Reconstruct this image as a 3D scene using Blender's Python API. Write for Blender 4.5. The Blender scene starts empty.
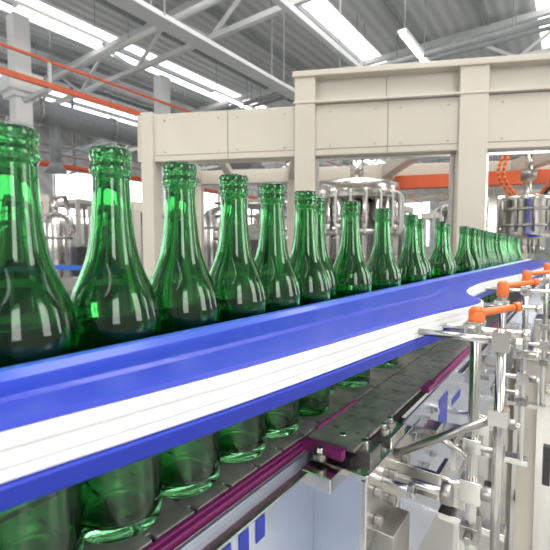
import bpy, bmesh, math, random
from mathutils import Vector, Matrix
random.seed(4)
EYE=1.35
A=math.radians(35.9); SA,CA=math.sin(A),math.cos(A)
def RC(r,d,z=0):   # metres right / ahead / above eye -> world
    return Vector((CA*r-SA*d, SA*r+CA*d, EYE+z))

# ------------------------------------------------------------ materials
def new_mat(name):
    m=bpy.data.materials.new(name); m.use_nodes=True
    return m, m.node_tree, m.node_tree.nodes['Principled BSDF']
def mat(name,col,rough=.5,metal=0,coat=0,var=.08,scale=8,bump=0,stretch=(1,1,1),emis=0,trans=0,ior=1.45):
    m,nt,p=new_mat(name)
    tc=nt.nodes.new('ShaderNodeTexCoord'); mp=nt.nodes.new('ShaderNodeMapping'); mp.inputs['Scale'].default_value=stretch
    nt.links.new(tc.outputs['Object'],mp.inputs['Vector'])
    nz=nt.nodes.new('ShaderNodeTexNoise'); nz.inputs['Scale'].default_value=scale; nz.inputs['Detail'].default_value=4
    nt.links.new(mp.outputs[0],nz.inputs['Vector'])
    rp=nt.nodes.new('ShaderNodeValToRGB')
    rp.color_ramp.elements[0].position=.3; rp.color_ramp.elements[1].position=.7
    rp.color_ramp.elements[0].color=(*[max(0,c*(1-var)) for c in col],1)
    rp.color_ramp.elements[1].color=(*[min(1,c*(1+var)) for c in col],1)
    nt.links.new(nz.outputs['Fac'],rp.inputs['Fac']); nt.links.new(rp.outputs['Color'],p.inputs['Base Color'])
    p.inputs['Roughness'].default_value=rough; p.inputs['Metallic'].default_value=metal
    p.inputs['Coat Weight'].default_value=coat; p.inputs['Coat Roughness'].default_value=.08
    p.inputs['Transmission Weight'].default_value=trans; p.inputs['IOR'].default_value=ior
    if emis:
        p.inputs['Emission Color'].default_value=(*col,1); p.inputs['Emission Strength'].default_value=emis
    if bump:
        b=nt.nodes.new('ShaderNodeBump'); b.inputs['Strength'].default_value=bump; b.inputs['Distance'].default_value=.002
        nt.links.new(nz.outputs['Fac'],b.inputs['Height']); nt.links.new(b.outputs[0],p.inputs['Normal'])
    return m
GLASS=mat('green_bottle_glass',(.165,.54,.235),.014,trans=1,ior=1.48,var=.03)
# moulded lettering band round the shoulder (bump only)
nt=GLASS.node_tree; tc=nt.nodes.new('ShaderNodeTexCoord'); sx=nt.nodes.new('ShaderNodeSeparateXYZ'); nt.links.new(tc.outputs['Object'],sx.inputs[0])
def mth(op,a,b=None):
    n=nt.nodes.new('ShaderNodeMath'); n.operation=op
    for i,v in enumerate((a,b)):
        if v is None: continue
        if isinstance(v,(int,float)): n.inputs[i].default_value=v
        else: nt.links.new(v,n.inputs[i])
    return n.outputs[0]
band=mth('MULTIPLY',mth('GREATER_THAN',sx.outputs[2],.157),mth('LESS_THAN',sx.outputs[2],.173))
vo=nt.nodes.new('ShaderNodeTexVoronoi'); vo.inputs['Scale'].default_value=150; nt.links.new(tc.outputs['Object'],vo.inputs['Vector'])
let=mth('MULTIPLY',band,mth('LESS_THAN',vo.outputs['Distance'],.42))
bp=nt.nodes.new('ShaderNodeBump'); bp.inputs['Strength'].default_value=.6; bp.inputs['Distance'].default_value=.0008
nt.links.new(let,bp.inputs['Height']); nt.links.new(bp.outputs[0],nt.nodes['Principled BSDF'].inputs['Normal'])

BLUE=mat('blue_plastic',(.008,.026,.36),.38,coat=.12,var=.12,scale=30,stretch=(1,.1,1))
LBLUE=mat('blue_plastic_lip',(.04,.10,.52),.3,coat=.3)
WHITE=mat('white_polymer',(.78,.79,.80),.4,var=.03)
STEEL=mat('stainless_steel',(.66,.64,.61),.20,1,var=.10,scale=40,stretch=(1,1,.1),bump=.1)
STEELD=mat('dull_steel',(.36,.35,.33),.36,1,var=.25,scale=25,bump=.15)
CHAIN=mat('chain_steel',(.34,.31,.29),.45,.5,var=.25,scale=60,bump=.15)
DARK=mat('dark_gap',(.02,.02,.022),.6)
MAG=mat('magenta_wear_strip',(.22,.02,.13),.45)
BEIGE=mat('beige_painted_steel',(.51,.465,.40),.42,.1,var=.04,scale=3)
BEIGE2=mat('beige_panel',(.57,.53,.465),.4,.1,var=.04,scale=3)
SEAM=mat('panel_seam',(.20,.19,.17),.6)
ORANGE=mat('orange_plastic',(.78,.17,.03),.35,coat=.3)
RED=mat('orange_red_paint',(.62,.11,.04),.45)
WPAINT=mat('white_paint',(.72,.73,.72),.5,var=.05,scale=2)
TRUSSP=mat('truss_grey_paint',(.56,.57,.57),.5,var=.05,scale=2)
GREYP=mat('grey_paint',(.24,.25,.26),.5,var=.1)
DGREY=mat('dark_machinery',(.05,.05,.05),.5,var=.2)
CRATE=mat('blue_crate',(.03,.12,.5),.4)
PANEL=mat('frame_side_panel',(.55,.60,.72),.22,.7,var=.08,scale=12)
FLOOR=mat('epoxy_floor',(.46,.47,.45),.25,var=.12,scale=.7,coat=.3)
SKYL=mat('skylight_sheet',(1,1,1),.5,emis=2.6)
WIN=mat('window_daylight',(.95,.98,1),.5,emis=3.2)
WIN_ADDED=mat('window_bright_daylight',(1,.99,.96),.5,emis=6.8)  # glow for windows added in the unseen walls
LAMP=mat('lamp_tube',(1,1,1),.5,emis=4)
def corr(name,col,axis,scale):
    m,nt,p=new_mat(name)
    tc=nt.nodes.new('ShaderNodeTexCoord'); w=nt.nodes.new('ShaderNodeTexWave'); w.bands_direction=axis
    w.inputs['Scale'].default_value=scale; nt.links.new(tc.outputs['Object'],w.inputs['Vector'])
    r=nt.nodes.new('ShaderNodeValToRGB'); r.color_ramp.elements[0].color=(*[c*.8 for c in col],1); r.color_ramp.elements[1].color=(*col,1)
    nt.links.new(w.outputs['Fac'],r.inputs['Fac']); nt.links.new(r.outputs[0],p.inputs['Base Color'])
    b=nt.nodes.new('ShaderNodeBump'); b.inputs['Distance'].default_value=.03; b.inputs['Strength'].default_value=.6
    nt.links.new(w.outputs['Fac'],b.inputs['Height']); nt.links.new(b.outputs[0],p.inputs['Normal'])
    p.inputs['Roughness'].default_value=.5
    return m
ROOF=corr('corrugated_roof',(.52,.53,.53),'X',1.2)
WALLM=corr('corrugated_wall',(.52,.53,.52),'DIAGONAL',1.0)

# ------------------------------------------------------------ mesh builder
class M:
    def __init__(s): s.bm=bmesh.new(); s.mats=[]
    def mi(s,m):
        if m not in s.mats: s.mats.append(m)
        return s.mats.index(m)
    def quadify(s,vs,idx,m,smooth=False):
        k=s.mi(m); v=[s.bm.verts.new(p) for p in vs]
        for f in idx:
            try:
                fc=s.bm.faces.new([v[i] for i in f]); fc.material_index=k; fc.smooth=smooth
            except ValueError: pass
    def box(s,c,size,m,rz=0,rot=None):
        R=rot if rot is not None else Matrix.Rotation(rz,3,'Z'); c=Vector(c)
        vs=[c+R@Vector((x*size[0]/2,y*size[1]/2,z*size[2]/2)) for x in(-1,1) for y in(-1,1) for z in(-1,1)]
        s.quadify(vs,[(0,1,3,2),(4,6,7,5),(0,4,5,1),(2,3,7,6),(0,2,6,4),(1,5,7,3)],m)
    def beam(s,p1,p2,w,h,m):
        p1,p2=Vector(p1),Vector(p2); d=p2-p1; L=d.length; d.normalize()
        up=Vector((0,0,1)) if abs(d.z)<.95 else Vector((0,1,0))
        x=d.cross(up).normalized(); z=x.cross(d)
        R=Matrix((x,d,z)).transposed()
        s.box((p1+p2)/2,(w,L,h),m,rot=R)
    def cyl(s,p1,p2,r,m,n=16,r2=None):
        p1,p2=Vector(p1),Vector(p2); d=(p2-p1).normalized(); r2=r if r2 is None else r2
        a=Vector((0,0,1)) if abs(d.z)<.9 else Vector((1,0,0))
        x=d.cross(a).normalized(); y=d.cross(x)
        k=s.mi(m); ra=[];rb=[]
        for i in range(n):
            t=2*math.pi*i/n; o=x*math.cos(t)+y*math.sin(t)
            ra.append(s.bm.verts.new(p1+o*r)); rb.append(s.bm.verts.new(p2+o*r2))
        for i in range(n):
            j=(i+1)%n; f=s.bm.faces.new((ra[i],ra[j],rb[j],rb[i])); f.smooth=n>8; f.material_index=k
        f=s.bm.faces.new(ra[::-1]); f.material_index=k; f=s.bm.faces.new(rb); f.material_index=k
    def path(s,pts,r,m,n=10):
        for a,b in zip(pts[:-1],pts[1:]): s.cyl(a,b,r,m,n)
    def lathe(s,prof,o,m,n=32,closed=False):
        o=Vector(o); k=s.mi(m); rings=[]
        for r,z in prof:
            if r<1e-6: rings.append([s.bm.verts.new(o+Vector((0,0,z)))])
            else: rings.append([s.bm.verts.new(o+Vector((r*math.cos(2*math.pi*i/n),r*math.sin(2*math.pi*i/n),z))) for i in range(n)])
        for a,b in zip(rings[:-1],rings[1:]):
            for i in range(n):
                j=(i+1)%n
                if len(a)==1 and len(b)==1: continue
                if len(a)==1: f=s.bm.faces.new((a[0],b[j],b[i]))
                elif len(b)==1: f=s.bm.faces.new((a[i],a[j],b[0]))
                else: f=s.bm.faces.new((a[i],a[j],b[j],b[i]))
                f.smooth=True; f.material_index=k
    def finish(s,name,parent=None,bevel=0,loc=None):
        bmesh.ops.recalc_face_normals(s.bm,faces=s.bm.faces[:])
        me=bpy.data.meshes.new(name+'_mesh'); s.bm.to_mesh(me); s.bm.free()
        for m in s.mats: me.materials.append(m)
        o=bpy.data.objects.new(name,me); bpy.context.collection.objects.link(o)
        if loc is not None: o.location=loc
        if parent: o.parent=parent
        if bevel:
            b=o.modifiers.new('bevel','BEVEL'); b.width=bevel; b.segments=2; b.limit_method='ANGLE'; b.angle_limit=math.radians(50)
        return o
def empty(name):
    e=bpy.data.objects.new(name,None); bpy.context.collection.objects.link(e); return e

# ------------------------------------------------------------ room shell
X0,X1,Y0,Y1,H=-18,5.5,-7,27,6.5
m=M(); m.box(((X0+X1)/2,(Y0+Y1)/2,-.05),(X1-X0,Y1-Y0,.1),FLOOR); m.finish('floor')
m=M()
m.box(((X0+X1)/2,(Y0+Y1)/2,H+.05),(X1-X0,Y1-Y0,.1),ROOF); m.finish('ceiling')
m=M()
for x,w in ((-14.5,1.3),(-9.6,.9),(-4.6,.6),(-.5,.6),(3.8,.6)):
    m.box((x,(Y0+Y1)/2,H-.012),(w,Y1-Y0-.5,.02),SKYL)
m.finish('ceiling_skylight_strips')
m=M(); m.box((X0-.1,(Y0+Y1)/2,H/2),(.2,Y1-Y0,H),WALLM); m.finish('wall_left')
m=M(); m.box((X1+.1,(Y0+Y1)/2,H/2),(.2,Y1-Y0,H),WALLM); m.finish('wall_right')
m=M(); m.box(((X0+X1)/2,Y1+.1,H/2),(X1-X0,.2,H),WALLM); m.finish('wall_back')
m=M(); m.box(((X0+X1)/2,Y0-.1,H/2),(X1-X0,.2,H),WALLM); m.finish('wall_front')
k=1
def window(c,w,h,axis,inward,mt,pane=1.0):
    global k
    m=M(); n=max(1,int(w/pane))
    if axis=='Y':
        m.box(c,(.03,w,h),mt); cx=c[0]+.04*inward
        for t in range(n+1): m.box((cx,c[1]-w/2+t*w/n,c[2]),(.06,.06,h+.1),WPAINT)
        for z in(-h/2,h/2): m.box((cx,c[1],c[2]+z),(.06,w,.06),WPAINT)
    else:
        m.box(c,(w,.03,h),mt); cy=c[1]+.04*inward
        for t in range(n+1): m.box((c[0]-w/2+t*w/n,cy,c[2]),(.06,.06,h+.1),WPAINT)
        for z in(-h/2,h/2): m.box((c[0],cy,c[2]+z),(w,.06,.06),WPAINT)
    m.finish('window_%d'%k); k+=1
for y in (-1,5,11,17,23): window((X0+.03,y,3.2),4.4,3.2,'Y',1,WIN)
for x in (-15,-9.5,-4,2): window((x,Y1-.03,3.0),4.2,2.8,'X',-1,WIN)
for y in (-3.0,3.4,9.5): window((X1-.03,y,3.5),2.1,3.2,'Y',-1,WIN_ADDED,2.0)  # unseen side-wall panes, added to light the hall and streak the bottles
for x in (-9.0,-1.0): window((x,Y0+.03,3.5),2.4,3.2,'X',1,WIN_ADDED,2.3)  # glowing panes behind the camera, also added for highlights on the glass
tr=empty('roof_truss_structure')
for y in (-3,1.5,6,10.5,15,19.5,24):
    m=M(); zb=H-1.0; zt=H-.2
    m.beam((X0+.1,y,zb),(X1,y,zb),.1,.1,TRUSSP); m.beam((X0+.1,y,zt),(X1,y,zt),.12,.12,TRUSSP)
    x=X0+.1; up=True
    while x<X1-1:
        m.beam((x,y,zb if up else zt),(x+1.2,y,zt if up else zb),.06,.06,TRUSSP); up=not up; x+=1.2
    m.finish('truss_%d'%int(y+10),tr)
m=M()
for i in range(15): m.beam((X0+.8+i*1.55,Y0+.2,H-.1),(X0+.8+i*1.55,Y1-.1,H-.1),.07,.12,GREYP)
m.finish('purlins',tr)
m=M()
for y in (-.8,3.8,8.2,12.7,17.2):
    for x in(-12.2,-7.3,-2.6):
        m.box((x,y,H-1.25),(.16,1.5,.06),WPAINT); m.box((x,y,H-1.29),(.1,1.4,.02),LAMP)
        for s in(-.6,.6): m.cyl((x,y+s,H-1.25),(x,y+s,H),.008,GREYP,6)
m.finish('ceiling_lamp_rows')
for y in (-1.0,3.7,7.1,12,17,22):
    m=M(); x=-8.75
    m.box((x,y,H/2-.35),(.30,.30,H-.7),WPAINT); m.box((x,y,.15),(.5,.5,.3),WPAINT)
    m.box((x,y,4.45),(.62,.62,.22),WPAINT); m.box((x,y,4.3),(.46,.46,.1),WPAINT)
    m.box((x,y,4.62),(.8,.5,.1),WPAINT)
    m.finish('steel_column',bevel=.01)
m=M(); z=EYE+2.9
m.beam((-7.6,-5,z),(-7.6,26,z),.07,.09,RED); m.beam((-7.6,-5,z+.42),(-7.6,26,z+.42),.05,.04,RED)
for y in (-1.0,3.7,7.1,12,17,22):
    m.beam((-7.6,y,z-.05),(-8.62,y,z-.05),.07,.08,TRUSSP); m.beam((-7.6,y,z-.05),(-7.6,y,z+.42),.05,.05,TRUSSP)
m.finish('orange_crane_rail')
m=M()
for dz in(0,.35,.6):
    m.cyl((-13,-6,3.95+dz),(-13,26,3.95+dz),.05 if dz else .09,RED if dz<.3 else STEELD,10)
for y in range(-5,26,4):
    m.beam((-13,y,3.8),(-13,y,H),.06,.06,GREYP); m.beam((-13.3,y,3.82),(-12.7,y,3.82),.06,.06,GREYP)
m.finish('overhead_pipe_rack')
m=M()
m.beam((-5,-3,4.7),(-5,26,4.7),.30,.07,TRUSSP); m.beam((-3.6,-3,5.0),(-3.6,26,5.0),.10,.10,TRUSSP)
for y in range(-2,26,3):
    for x in(-5.15,-4.85,-3.6): m.beam((x,y,4.7),(x,y,H),.02,.02,GREYP)
m.finish('overhead_cable_tray')
m=M()
m.cyl((-10.9,-6,4.80),(-10.9,26,4.80),.30,GREYP,24)
for y in range(-5,26,2): m.cyl((-10.9,y-.04,4.80),(-10.9,y+.04,4.80),.34,STEELD,24); m.cyl((-10.9,y,5.1),(-10.9,y,H),.012,GREYP,6)
for y in (1,5.4,9.4,14): m.cyl((-10.9,y,4.8),(-10.9,y,3.6),.13,GREYP,16); m.cyl((-10.9,y,3.6),(-10.9,y,3.35),.13,GREYP,16,r2=.28)
m.finish('ventilation_duct')
m=M()
for y,z,r,c in((2.6,5.25,.05,STEELD),(4.9,5.3,.06,TRUSSP),(8.6,5.25,.06,GREYP),(9.0,5.3,.04,GREYP),(13.2,5.3,.07,GREYP)):
    m.cyl((-17.8,y,z),(4,y,z),r,c,12)
    for x in range(-16,4,3): m.cyl((x,y,z),(x,y,H),.01,GREYP,6)
m.finish('overhead_cross_pipes')

# ------------------------------------------------------------ bottles
R=.0308
out=[(.0,.004),(.020,.002),(.026,0),(.0295,.0012),(R-.0004,.005),(R,.012),(R,.040),(R-.0006,.043),(R-.0006,.112),(R,.116),(R,.138),
     (R+.0009,.142),(R+.0009,.148),(R-.0006,.152),(.0292,.160),(.0266,.167),(.0230,.175),(.0196,.183),(.0169,.192),(.0149,.203),(.0136,.216),(.0127,.229),(.0122,.240),
     (.0121,.2450),(.0138,.2465),(.0142,.2490),(.0136,.2515),(.0128,.2535),(.0130,.2555),(.0140,.2575),(.0140,.2612),(.0131,.2636),(.0115,.2640)]
inn=[(.0088,.2625),(.0086,.250),(.0092,.240),(.0100,.229),(.0109,.216),(.0122,.203),(.0141,.192),(.0168,.183),(.0202,.175),(.0238,.167),(.0264,.159),(.0278,.149),(R-.0030,.138),(R-.0032,.040),(R-.0034,.014),(.0250,.008),(.016,.009),(.0,.013)]
m=M(); m.lathe(out+inn,(0,0,0),GLASS,48)
b0=m.finish('glass_bottle'); BM=b0.data
sub=b0.modifiers.new('sub','SUBSURF'); sub.levels=1; sub.render_levels=1
BZ=EYE-.195; XB=-.26
ys=[-.082,-.02,.043,.1046,.166,.2275,.2930,.3540,.421]
spots=[(XB,y) for y in ys]+[(XB-.022,.4810),(XB,.5446),(XB,.668),(XB,.8166),(XB-.02,.93),(XB,1.046),(XB-.02,1.17),(XB,1.307),(XB,1.42)]
y=1.51
while y<2.75: spots.append((XB+random.uniform(-.006,.006),y)); y+=.075
for i,(x,y) in enumerate(spots):
    if i==0: o=b0
    else:
        o=bpy.data.objects.new('glass_bottle',BM); bpy.context.collection.objects.link(o)
        s=o.modifiers.new('sub','SUBSURF'); s.levels=1; s.render_levels=1
    o.location=(x,y,BZ+.0005); o.rotation_euler=(0,0,random.uniform(0,6))

# ------------------------------------------------------------ conveyor
cv=empty('bottle_conveyor')
def chain(xa,xb,y0,y1,name):
    m=M(); p=.038; y=y0; xc=(xa+xb)/2; w=xb-xa
    while y<y1:
        m.box((xc,y+p/2,BZ-.002),(w,p-.0036,.004),CHAIN)
        for t in (-.36,-.12,.12,.36): m.box((xc+t*w,y+p-.001,BZ-.0032),(w*.12,.012,.0060),CHAIN)
        y+=p
    m.box((xc,(y0+y1)/2,BZ-.014),(w*.9,y1-y0,.008),DARK)
    return m.finish(name,cv,bevel=.0007)
chain(-.322,-.222,-.25,3.2,'main_chain')
chain(-.2185,-.166,.36,3.2,'side_chain')
m=M()
m.box((-.219,.06,BZ-.007),(.004,.62,.013),MAG); m.box((-.216,.1,BZ-.004),(.006,.5,.003),MAG)
m.box((-.1625,1.9,BZ-.007),(.004,2.55,.012),MAG)
m.box((-.195,.352,BZ-.004),(.045,.009,.010),MAG)
m.box((-.2185,.43,BZ+.0010),(.003,.10,.004),MAG)
m.box((-.160,.60,BZ-.001),(.010,.04,.008),MAG)
m.box((-.326,1.4,BZ-.006),(.005,3.4,.014),MAG)
m.finish('wear_strips',cv,bevel=.0008)
m=M()
m.box((-.212,.05,BZ-.10),(.004,.62,.18),PANEL)
m.box((-.1565,1.82,BZ-.11),(.004,2.7,.20),PANEL)
m.box((-.185,.362,BZ-.105),(.055,.004,.18),PANEL)
m.box((-.331,1.4,BZ-.10),(.004,3.4,.2),STEEL)
m.box((-.205,.05,BZ-.018),(.018,.62,.003),STEEL)
m.box((-.150,1.95,BZ-.016),(.014,2.4,.003),STEEL)
for y in(.1,.9,1.7,2.5,3.1):
    m.box((-.24,y,BZ-.21),(.17,.04,.04),STEEL)
    for x in(-.32,-.17):
        m.cyl((x,y,.04),(x,y,BZ-.2),.018,STEEL); m.cyl((x,y,0),(x,y,.045),.04,DGREY,20)
m.finish('side_frame',cv,bevel=.001)
m=M()
for i in range(5):
    m.box((-.2095,.18+i*.022,BZ-.045),(.0008,.012,.020),BLUE)
    m.box((-.2095,.18+i*.022,BZ-.075),(.0008,.016,.005),BLUE)
m.box((-.154,.66,BZ-.06),(.0008,.05,.06),BLUE); m.box((-.154,.75,BZ-.06),(.0008,.06,.012),BLUE)
m.finish('panel_label',cv)

# front guide rail: loft
st=[(-.14,-.200),(0,-.187),(.066,-.178),(.12,-.168),(.186,-.157),(.27,-.146),(.35,-.137),(.43,-.127),(.50,-.115),(.56,-.103),(.60,-.098),(.64,-.103),(.70,-.128),(.78,-.148),(.9,-.156),(1.05,-.152),(1.25,-.135),(1.5,-.115),(2,-.09),(3.1,-.07)]
def cr(stt,n=4):
    o=[]
    for i in range(len(stt)-1):
        p0=stt[max(i-1,0)];p1=stt[i];p2=stt[i+1];p3=stt[min(i+2,len(stt)-1)]
        for t in range(n):
            u=t/n; y=p1[0]+(p2[0]-p1[0])*u
            m1=(p2[1]-p0[1])/(p2[0]-p0[0])*(p2[0]-p1[0]); m2=(p3[1]-p1[1])/(p3[0]-p1[0])*(p2[0]-p1[0])
            x=(2*u**3-3*u*u+1)*p1[1]+(u**3-2*u*u+u)*m1+(-2*u**3+3*u*u)*p2[1]+(u**3-u*u)*m2
            o.append((y,x))
    o.append(stt[-1]); return o
SS=cr(st)
def loft(m,secs,mats):
    rows=[[m.bm.verts.new(p) for p in s] for s in secs]; n=len(rows[0])
    for a,b in zip(rows[:-1],rows[1:]):
        for i in range(n):
            j=(i+1)%n; f=m.bm.faces.new((a[i],a[j],b[j],b[i])); f.material_index=m.mi(mats[i])
    for r,rev in((rows[0],1),(rows[-1],0)):
        f=m.bm.faces.new(r[::-1] if rev else r); f.material_index=m.mi(mats[0])
gr=empty('guide_rail')
m=M(); secs=[]
for y,x in SS:
    secs.append([Vector((px,y,EYE+pz)) for px,pz in [(-.2235,-.086),(-.2235,-.060),(-.2215,-.057),(-.2145,-.057),(-.2130,-.0615),(-.2130+(x+.213)*.45,-.0635),(-.2130+(x+.213)*.5,-.0655),(x-.003,-.0690),(x,-.0705),(x,-.0895),(x,-.0905),(x+.005,-.0905),(x+.006,-.0915),(x+.006,-.0995),(x+.004,-.101),(x-.008,-.101),(x-.010,-.094)]])
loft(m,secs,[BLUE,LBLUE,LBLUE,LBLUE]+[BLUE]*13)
m.finish('blue_body',gr)
m=M(); secs=[]
for y,x in SS:
    secs.append([Vector((x+px,y,EYE+pz)) for px,pz in [(-.002,-.0712),(.0025,-.0712),(.0030,-.0722),(.0030,-.0769),(.0018,-.0773),(.0018,-.0781),(.0030,-.0785),(.0030,-.0845),(.0018,-.0849),(.0018,-.0856),(.0038,-.0861),(.0038,-.0898),(-.002,-.0898)]])
loft(m,secs,[WHITE]*13); m.finish('white_face_strip',gr)
m=M()
m.box((-.324,1.45,EYE-.078),(.012,3.2,.036),DGREY); m.box((-.334,1.45,EYE-.08),(.010,3.2,.03),STEELD)
m.finish('far_side_rail',gr,bevel=.002)
m=M()
for y in (.2,.75,1.3,1.9,2.6):
    m.cyl((-.355,y,BZ-.15),(-.355,y,EYE-.05),.007,STEEL); m.cyl((-.355,y,EYE-.08),(-.33,y,EYE-.08),.006,STEEL)
    m.box((-.355,y,EYE-.08),(.024,.024,.024),STEEL); m.box((-.345,y,BZ-.15),(.03,.03,.02),STEEL)
m.finish('far_rail_supports',gr)

def stand(x,y,ztop,zrod,xr,handle):
    m=M()
    m.cyl((x,y,BZ-.26),(x,y,EYE+ztop),.0058,STEEL,18)
    m.cyl((xr,y-.0125,EYE+zrod),(x+.045,y-.0125,EYE+zrod),.0040,STEEL,14)
    m.box((x,y-.008,EYE+zrod),(.018,.028,.018),STEEL); m.cyl((x,y-.022,EYE+zrod),(x,y-.031,EYE+zrod),.005,STEELD,6)
    m.cyl((x+.045,y-.0125,EYE+zrod),(x+.052,y-.0125,EYE+zrod),.006,STEEL,14)
    zt=EYE+ztop+.004
    m.cyl((x,y,zt-.012),(x,y,zt+.007),.0085,ORANGE,20); m.cyl((x,y,zt+.007),(x,y,zt+.012),.0085,ORANGE,20,r2=.005)
    m.cyl((x,y,zt-.019),(x,y,zt-.012),.0075,STEELD,6)
    h=Vector((x,y,zt+.004)); e=h+Vector(handle)
    m.cyl(h,e,.0048,ORANGE,14,r2=.0036); m.cyl(e,e+Vector(handle)*.14,.0055,ORANGE,14)
    zl=BZ-.075
    m.box((x,y,zl),(.022,.022,.026),STEEL); m.cyl((x,y,zl),(x-.07,y,zl),.005,STEEL,12)
    m.cyl((x+.010,y-.002,zl),(x+.024,y-.002,zl),.008,STEELD,16); m.cyl((x+.024,y-.002,zl),(x+.030,y-.002,zl),.006,STEEL,6)
    m.box((x,y,zl-.05),(.020,.020,.018),STEELD); m.cyl((x,y-.01,zl-.05),(x,y-.022,zl-.05),.005,STEELD,6)
    m.box((x,y,zl+.052),(.019,.019,.016),STEEL); m.cyl((x-.012,y-.006,zl+.052),(x+.028,y-.006,zl+.052),.0035,STEELD,10); m.cyl((x+.022,y-.006,zl+.052),(x+.027,y-.006,zl+.052),.007,STEEL,6)
    m.box((x-.035,y,BZ-.255),(.10,.03,.012),STEEL)
    return m.finish('rail_support_stand',bevel=.0008)
stand(-.083,.495,-.078,-.086,-.115,(.034,.024,.007))
stand(-.085,.72,-.064,-.086,-.13,(.038,.03,.006))
stand(-.075,1.0,-.058,-.084,-.15,(.050,.02,.006))
stand(-.055,1.38,-.052,-.084,-.115,(.05,.02,.006))
m=M()
m.cyl((-.124,.425,EYE-.084),(-.038,.425,EYE-.084),.0036,STEEL,14)
m.box((-.05,.425,EYE-.084),(.014,.014,.018),STEEL)
m.cyl((-.05,.425,EYE-.30),(-.05,.425,EYE-.072),.0042,STEEL,14)
m.cyl((-.038,.425,EYE-.084),(-.033,.425,EYE-.084),.006,STEEL,6)
m.box((-.05,.425,EYE-.155),(.016,.016,.014),STEEL); m.cyl((-.05,.425,EYE-.155),(-.155,.425,EYE-.225),.004,STEELD,10)
m.finish('rail_support_rod')

m=M()
zc=BZ-.018
m.box((-.176,.415,zc),(.060,.135,.007),STEEL); m.box((-.150,.415,zc-.035),(.006,.135,.07),STEEL)
m.box((-.178,.385,zc+.008),(.050,.026,.011),STEELD); m.box((-.168,.445,zc+.006),(.034,.045,.009),STEEL)
m.box((-.190,.345,zc-.005),(.035,.04,.014),STEEL)
for (x,y) in((-.19,.385),(-.165,.385),(-.165,.435),(-.165,.455),(-.195,.345)):
    m.cyl((x,y,zc+.006),(x,y,zc+.019),.0045,STEEL,6); m.cyl((x,y,zc+.006),(x,y,zc+.0135),.0068,STEELD,16)
for y in (.37,.41,.45):
    for z in(-.022,-.05): m.cyl((-.147,y,zc+z),(-.140,y,zc+z),.0055,STEELD,6)
m.cyl((-.147,.43,zc-.035),(-.10,.43,zc-.035),.005,STEEL,12)
m.cyl((-.10,.43,zc-.035),(-.09,.43,zc-.035),.011,STEELD,20)
m.cyl((-.147,.39,zc-.02),(-.115,.39,zc-.02),.004,STEEL,12); m.cyl((-.122,.39,zc-.02),(-.115,.39,zc-.02),.0075,STEEL,6)
m.box((-.145,.40,zc-.09),(.03,.05,.05),STEELD)
m.box((-.13,.455,zc-.045),(.045,.006,.03),STEEL); m.box((-.11,.475,zc-.045),(.006,.04,.03),STEEL)
m.finish('chain_guide_bracket',bevel=.001)
m=M()
for y in(.50,.53,.56,.6):
    m.cyl((-.154,y,BZ-.035),(-.146,y,BZ-.035),.006,STEEL,6); m.cyl((-.154,y,BZ-.10),(-.146,y,BZ-.10),.006,STEEL,6)
m.box((-.14,.53,BZ-.035),(.026,.03,.016),STEEL); m.cyl((-.14,.53,BZ-.035),(-.09,.53,BZ-.06),.004,STEEL,10)
m.box((-.135,.60,BZ-.06),(.03,.05,.006),STEEL); m.box((-.12,.60,BZ-.08),(.006,.05,.045),STEEL)
m.cyl((-.12,.58,BZ-.07),(-.095,.58,BZ-.07),.004,STEEL,10); m.cyl((-.10,.58,BZ-.07),(-.092,.58,BZ-.07),.010,STEELD,18)
for y in(.83,.93,1.1,1.2): m.box((-.145,y,BZ-.04),(.02,.025,.03),STEEL); m.cyl((-.135,y,BZ-.04),(-.115,y,BZ-.04),.005,STEELD,6)
m.finish('frame_fastener_set',bevel=.0006)

# ------------------------------------------------------------ beige gantry
gt=empty('machine_guard_frame')
gx=lambda r: 2.2-.1695*(r-.161)
def G(r,z,off=0): return RC(r,gx(r)+off,z)
rz=math.atan2((G(1,0)-G(0,0)).y,(G(1,0)-G(0,0)).x)
m=M()
m.beam(G(-.75,.61),G(2.2,.61),.11,.255,BEIGE)
m.beam(G(.13,.80,.03),G(2.2,.80,.03),.10,.15,BEIGE2)
m.beam(G(.1,.885,0),G(2.2,.885,0),.17,.03,BEIGE)
m.beam(G(.1,.745,-.02),G(2.2,.745,-.02),.12,.012,BEIGE)
for r,w in((-.690,.070),(.16,.105),(.955,.130),(1.95,.115)):
    top=.90 if r>0 else .745
    m.box(RC(r,gx(r)-.02,(top-EYE)/2),(w,.11,top+EYE),BEIGE,rz)
    m.box(RC(r,gx(r)-.02,-EYE+.01),(w+.06,.17,.02),STEELD,rz)
m.finish('front_frame',gt,bevel=.004)
m=M()
for r in (.56,1.45):
    m.box(RC(r,gx(r)-.0215,.81),(.004,.004,.11),SEAM,rz)
for r in (-.25,.56,1.45):
    m.box(RC(r,gx(r)-.0555,.61),(.004,.004,.245),SEAM,rz)
m.beam(G(-.65,.515,-.0555),G(2.2,.515,-.0555),.003,.003,SEAM)
for r in(-.6,-.3,-.2,.05,.28,.5,.62,.84,1.08,1.39,1.51,1.85):
    for z in(.53,.70): 
        c=RC(r,gx(r)-.055,z); e=RC(r,gx(r)-.060,z); m.cyl(c,e,.005,STEELD,10)
m.finish('fascia_seams',gt)
m=M()
m.beam(G(-.75,.66,1.5),G(2.2,.66,1.5),.10,.12,BEIGE)
for r in(-.715,.16,.955,1.95):
    m.box(RC(r,gx(r)+1.5,(.72-EYE)/2),(.09,.09,.72+EYE),BEIGE,rz)
    m.beam(RC(r,gx(r)+.05,.67),RC(r,gx(r)+1.5,.67),.09,.1,BEIGE)
m.beam(G(-.4,.67,0.05),G(-.4,.67,1.5),.06,.06,BEIGE)
m.beam(G(-.75,-.25,1.5),G(2.2,-.25,1.5),.06,.08,BEIGE)
m.finish('rear_frame',gt,bevel=.004)
m=M()
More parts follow.
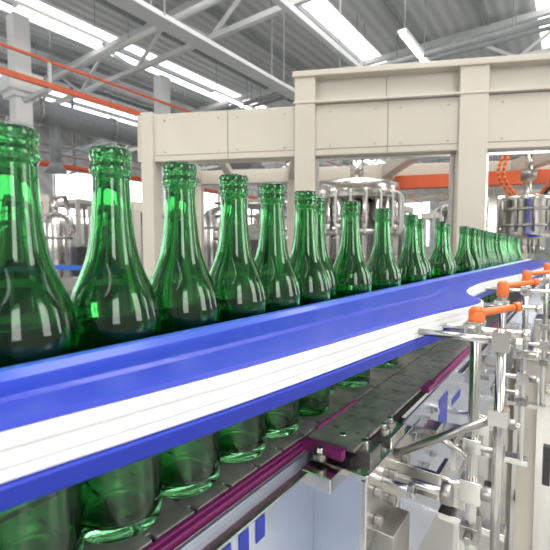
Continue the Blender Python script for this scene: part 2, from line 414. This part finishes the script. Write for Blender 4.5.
for r in (.225,.88,1.04,1.88): m.box(RC(r,gx(r),.18),(.014,.02,.6),STEEL,rz)
m.beam(G(.225,.475,0),G(.88,.475,0),.02,.02,STEEL); m.beam(G(1.04,.475,0),G(1.88,.475,0),.02,.02,STEEL)
m.finish('guard_door_edges',gt)

# ------------------------------------------------------------ filler carousel
def carousel(c,rad,h,name,n=18):
    m=M(); x,y=c
    m.lathe([(0,.0),(rad*1.15,0),(rad*1.15,.75),(rad*1.05,.8),(rad*1.05,.86),(0,.86)],(x,y,0),STEELD,40)
    m.lathe([(0,.86),(rad*.45,.86),(rad*.45,h-.35),(rad*.6,h-.34),(0,h-.34)],(x,y,0),STEELD,32)
    m.lathe([(rad*.5,h-.22),(rad*1.0,h-.22),(rad*1.03,h-.21),(rad*1.03,h-.12),(rad,h-.11),(rad*.8,h-.09),(rad*.3,h-.06),(0,h-.06)],(x,y,0),STEEL,40)
    m.lathe([(rad*.8,h-.48),(rad*1.02,h-.48),(rad*1.02,h-.44),(rad*.8,h-.44)],(x,y,0),STEELD,40)
    m.cyl((x,y,h-.08),(x,y,h+.08),.05,STEEL)
    for i in range(n):
        t=2*math.pi*i/n; px,py=x+rad*.93*math.cos(t),y+rad*.93*math.sin(t)
        m.cyl((px,py,h-.62),(px,py,h-.22),.022,STEEL,12); m.cyl((px,py,h-.70),(px,py,h-.62),.012,STEELD,12,r2=.022)
        m.cyl((px,py,h-.40),(px,py,h-.36),.032,STEELD,12)
        m.cyl((px,py,.86),(px,py,h-1.0),.014,STEEL,8); m.cyl((px,py,h-1.0),(px,py,h-.98),.035,STEELD,12)
        ox,oy=x+rad*1.10*math.cos(t),y+rad*1.10*math.sin(t)
        m.path([(px,py,h-.15),(ox,oy,h-.20),(ox,oy,h-.42),(px,py,h-.5)],.007,WPAINT,8)
    return m.finish(name)
p=RC(.60,3.05); carousel((p.x,p.y),.30,EYE+.58,'rinser_carousel',20)
p=RC(2.45,4.7); carousel((p.x,p.y),.55,EYE+.66,'filling_carousel',24)
m=M(); rr=random.Random(9)
for i in range(16):
    r=-.55+i*.115+rr.uniform(-.03,.03); d=4.35+rr.uniform(-.12,.12); q=RC(r,d)
    m.cyl((q.x,q.y,0),(q.x,q.y,EYE+rr.uniform(.25,.75)),rr.choice([.012,.018,.028]),rr.choice([STEEL,STEELD,STEELD,GREYP]),10)
for z in(.12,.22,.36,.5): m.cyl(RC(-.65,4.45,z),RC(1.35,4.25,z),.018,rr.choice([STEEL,STEELD]),10)
for r in(-.4,.1,.9):
    q=RC(r,4.2); m.cyl((q.x,q.y,EYE+.05),(q.x,q.y,EYE+.14),.05,STEELD,16); m.cyl((q.x,q.y,EYE+.14),(q.x,q.y,EYE+.18),.02,STEEL,10); m.cyl((q.x-.06,q.y,EYE+.19),(q.x+.06,q.y,EYE+.19),.01,RED,8)
    m.cyl((q.x,q.y,0),(q.x,q.y,EYE+.05),.02,STEEL,10)
m.box(RC(-.3,4.15,-.55),(.5,.3,1.6),STEELD,A); m.box(RC(-.3,3.98,.0),(.28,.02,.2),DGREY,A)
m.finish('process_pipework')

m=M(); p=RC(1.60,2.62)
x,y=p.x,p.y
m.lathe([(0,.07),(.08,.07),(.138,.085),(.143,.10),(.143,.30),(.150,.305),(.150,.33),(.13,.335),(.04,.355),(0,.357)],(x,y,EYE),STEEL,32)
for zz in(.14,.24): m.lathe([(.144,zz),(.151,zz+.005),(.151,zz+.015),(.144,zz+.02)],(x,y,EYE),STEELD,32)
m.cyl((x,y,EYE+.34),(x,y,EYE+.70),.022,STEEL); m.cyl((x,y,EYE+.44),(x,y,EYE+.50),.045,STEELD)
m.box((x+.0,y,EYE+.70),(.30,.10,.05),STEELD)
m.beam((x,y,EYE+.70),RC(1.62,gx(1.62)+.06,.70),.08,.05,BEIGE)
for s,c in((-.07,ORANGE),(-.04,ORANGE),(.05,ORANGE),(.075,DGREY)):
    pts=[Vector((x+s,y-.03,EYE+.32+0))]
    for i in range(1,13):
        t=i/12; pts.append(Vector((x+s+ .09*math.sin(t*3.1)*(1 if s>0 else -1),y-.03-.05*math.sin(t*3.1),EYE+.32+.36*t)))
    m.path(pts,.010,c,10)
for i in range(10):
    t=i*math.pi/5
    m.cyl((x+.158*math.cos(t),y+.158*math.sin(t),EYE+.11),(x+.158*math.cos(t),y+.158*math.sin(t),EYE+.31),.006,STEELD,10)
m.finish('capping_head')
m=M()
m.beam(RC(.95,3.3,.53),RC(3.2,3.0,.58),.08,.10,RED); m.beam(RC(.95,3.3,.42),RC(3.2,3.0,.46),.04,.04,STEEL)
for r in(1.0,1.7,2.5): m.beam(RC(r,3.32-.13*(r-.95),-EYE),RC(r,3.32-.13*(r-.95),.57),.06,.06,STEEL)
m.finish('orange_guard_barrier')
m=M()
m.box((.16,1.72,.56),(.56,.5,.90),BEIGE2); m.box((.16,1.72,1.03),(.60,.54,.03),STEEL)
m.box((.05,1.465,.60),(.24,.012,.70),STEEL); m.box((.31,1.465,.60),(.24,.012,.70),STEEL)
m.box((-.04,1.455,.70),(.02,.02,.12),DGREY); m.box((.22,1.455,.70),(.02,.02,.12),DGREY)
for x in(-.09,.41):
    for y in (1.50,1.94): m.cyl((x,y,0),(x,y,.12),.025,STEEL)
m.box((-.04,1.57,1.09),(.10,.12,.09),STEEL); m.box((.12,1.62,1.10),(.12,.14,.11),BEIGE)
m.cyl((-.04,1.57,1.13),(-.04,1.57,1.19),.02,STEEL)
m.finish('machine_cabinet',bevel=.003)

# ------------------------------------------------------------ background equipment
def tank(r,d,rad,h):
    p=RC(r,d); m=M(); x,y=p.x,p.y
    m.lathe([(0,.45),(rad*.3,.46),(rad,.62),(rad,h-.18),(rad*.85,h-.08),(rad*.3,h),(0,h)],(x,y,0),STEEL,32)
    for i in range(3):
        t=i*2.094; m.cyl((x+rad*.8*math.cos(t),y+rad*.8*math.sin(t),0),(x+rad*.8*math.cos(t),y+rad*.8*math.sin(t),.75),.04,STEEL,10)
    m.cyl((x,y,h-.02),(x,y,h+.2),.05,STEEL); m.path([(x,y,h+.2),(x+.3,y,h+.2),(x+.3+rad,y,h-.3)],.03,STEEL)
    for z in(.8,h-.4): m.lathe([(rad+.001,z),(rad+.02,z+.01),(rad+.02,z+.03),(rad+.001,z+.04)],(x,y,0),STEELD,32)
    m.finish('storage_tank')
tank(-3.2,6.0,.22,1.9); tank(-2.65,6.9,.26,2.0); tank(-.95,7.2,.3,2.1); tank(-.1,7.6,.3,2.1)
def machine(x,y,w,dp,h,mt,name):
    m=M()
    m.box((x,y,h*.28),(w,dp,h*.5),mt)
    for sx in(-1,1):
        for sy in(-1,1): m.box((x+sx*(w/2-.05),y+sy*(dp/2-.05),h/2),(.09,.09,h),BEIGE)
    m.box((x,y,h-.05),(w,dp,.12),BEIGE); m.box((x,y,h*.66),(w*.7,dp*.6,h*.22),STEELD)
    for i in range(5): m.cyl((x-w*.35+i*w*.175,y,h*.5),(x-w*.35+i*w*.175,y,h*.95),.03,STEELD,10)
    m.box((x,y-dp/2,h*.4),(w*.6,.03,h*.2),DGREY); m.box((x+w*.3,y-dp/2-.02,h*.7),(w*.2,.05,.2),RED)
    m.finish(name,bevel=.006)
machine(-7.17,2.58,1.0,1.2,2.2,DGREY,'bottle_washer')
machine(-4.6,3.35,1.0,.9,1.9,STEELD,'labeling_machine')
machine(-6.6,8.8,1.6,1.6,2.6,GREYP,'palletizer_machine')
machine(-11.5,6.6,1.6,1.6,2.7,DGREY,'palletizer_machine')
machine(-12.0,9.6,2.0,1.6,2.9,GREYP,'palletizer_machine')
machine(-3.9,8.7,1.9,1.5,2.3,STEELD,'crate_packer')
machine(-1.6,9.4,1.9,1.5,2.1,STEELD,'crate_packer')
for (sx,sy) in((-10.5,4.4),(-7.7,5.3),(-6.3,5.6)):
    m=M()
    for i in range(6):
        for j in range(2):
            cx,cy,cz=sx+j*.44,sy,.32+i*.30
            for s in(-1,1):
                m.box((cx+s*.19,cy,cz),(.02,.32,.27),CRATE); m.box((cx,cy+s*.15,cz),(.40,.02,.27),CRATE)
                m.box((cx,cy+s*.165,cz+.10),(.42,.02,.03),CRATE)
            m.box((cx,cy,cz-.125),(.38,.3,.02),CRATE)
    for t in(-.2,.2,.6): m.box((sx+t,sy,.09),(.1,.5,.18),WPAINT)
    m.box((sx+.2,sy,.17),(1.0,.5,.02),WPAINT)
    m.finish('bottle_crate_stack')
m=M()
a,b=RC(-5.5,4.6,-.35),RC(-.9,4.2,-.35)
m.beam(a,b,.25,.12,STEEL)
m.beam(RC(-5.5,4.5,-.18),RC(-.9,4.1,-.18),.02,.05,CRATE)
for i in range(8):
    t=i/7; q=a.lerp(b,t); m.beam((q.x,q.y,0),(q.x,q.y,q.z),.05,.05,STEEL); m.beam((q.x,q.y,q.z),(q.x,q.y,q.z+.2),.02,.02,STEEL)
m.finish('background_conveyor')
m=M()
for z in(2.55,2.95): m.beam((-14.2,-2,z),(-14.2,20,z),.05,.05,RED)
m.beam((-14.6,-2,2.2),(-14.6,20,2.2),.9,.14,GREYP)
for y in range(-2,21,2): m.beam((-14.2,y,2.2),(-14.2,y,2.95),.04,.04,RED); m.beam((-14.6,y,0),(-14.6,y,2.2),.12,.12,GREYP)
m.finish('mezzanine_walkway')

# ------------------------------------------------------------ light
w=bpy.data.worlds.new('hall_daylight'); bpy.context.scene.world=w; w.use_nodes=True
bg=w.node_tree.nodes['Background']; bg.inputs[0].default_value=(1,.985,.96,1); bg.inputs[1].default_value=.9
def area(name,loc,rot,sx,sy,power,col=(1,1,1)):
    l=bpy.data.lights.new(name,'AREA'); l.shape='RECTANGLE'; l.size=sx; l.size_y=sy; l.energy=power; l.color=col
    o=bpy.data.objects.new(name,l); bpy.context.collection.objects.link(o); o.location=loc; o.rotation_euler=rot
area('skylight_daylight',(1.0,1.0,6.3),(0,0,0),1.2,8,430,(1,.98,.95))
area('skylight_daylight.001',(-3.0,4.0,6.3),(0,0,0),1.2,8,220,(1,.98,.95))

# ------------------------------------------------------------ camera
cd=bpy.data.cameras.new('camera'); cam=bpy.data.objects.new('camera',cd); bpy.context.collection.objects.link(cam)
cd.sensor_fit='HORIZONTAL'; cd.sensor_width=36; cd.lens=36*410/550; cd.clip_start=.01; cd.clip_end=200
cd.dof.use_dof=True; cd.dof.focus_distance=.45; cd.dof.aperture_fstop=13
cam.location=(0,0,EYE); cam.rotation_euler=(math.radians(90-3.5),0,A)
bpy.context.scene.camera=cam
bpy.context.scene.view_settings.view_transform='Standard'
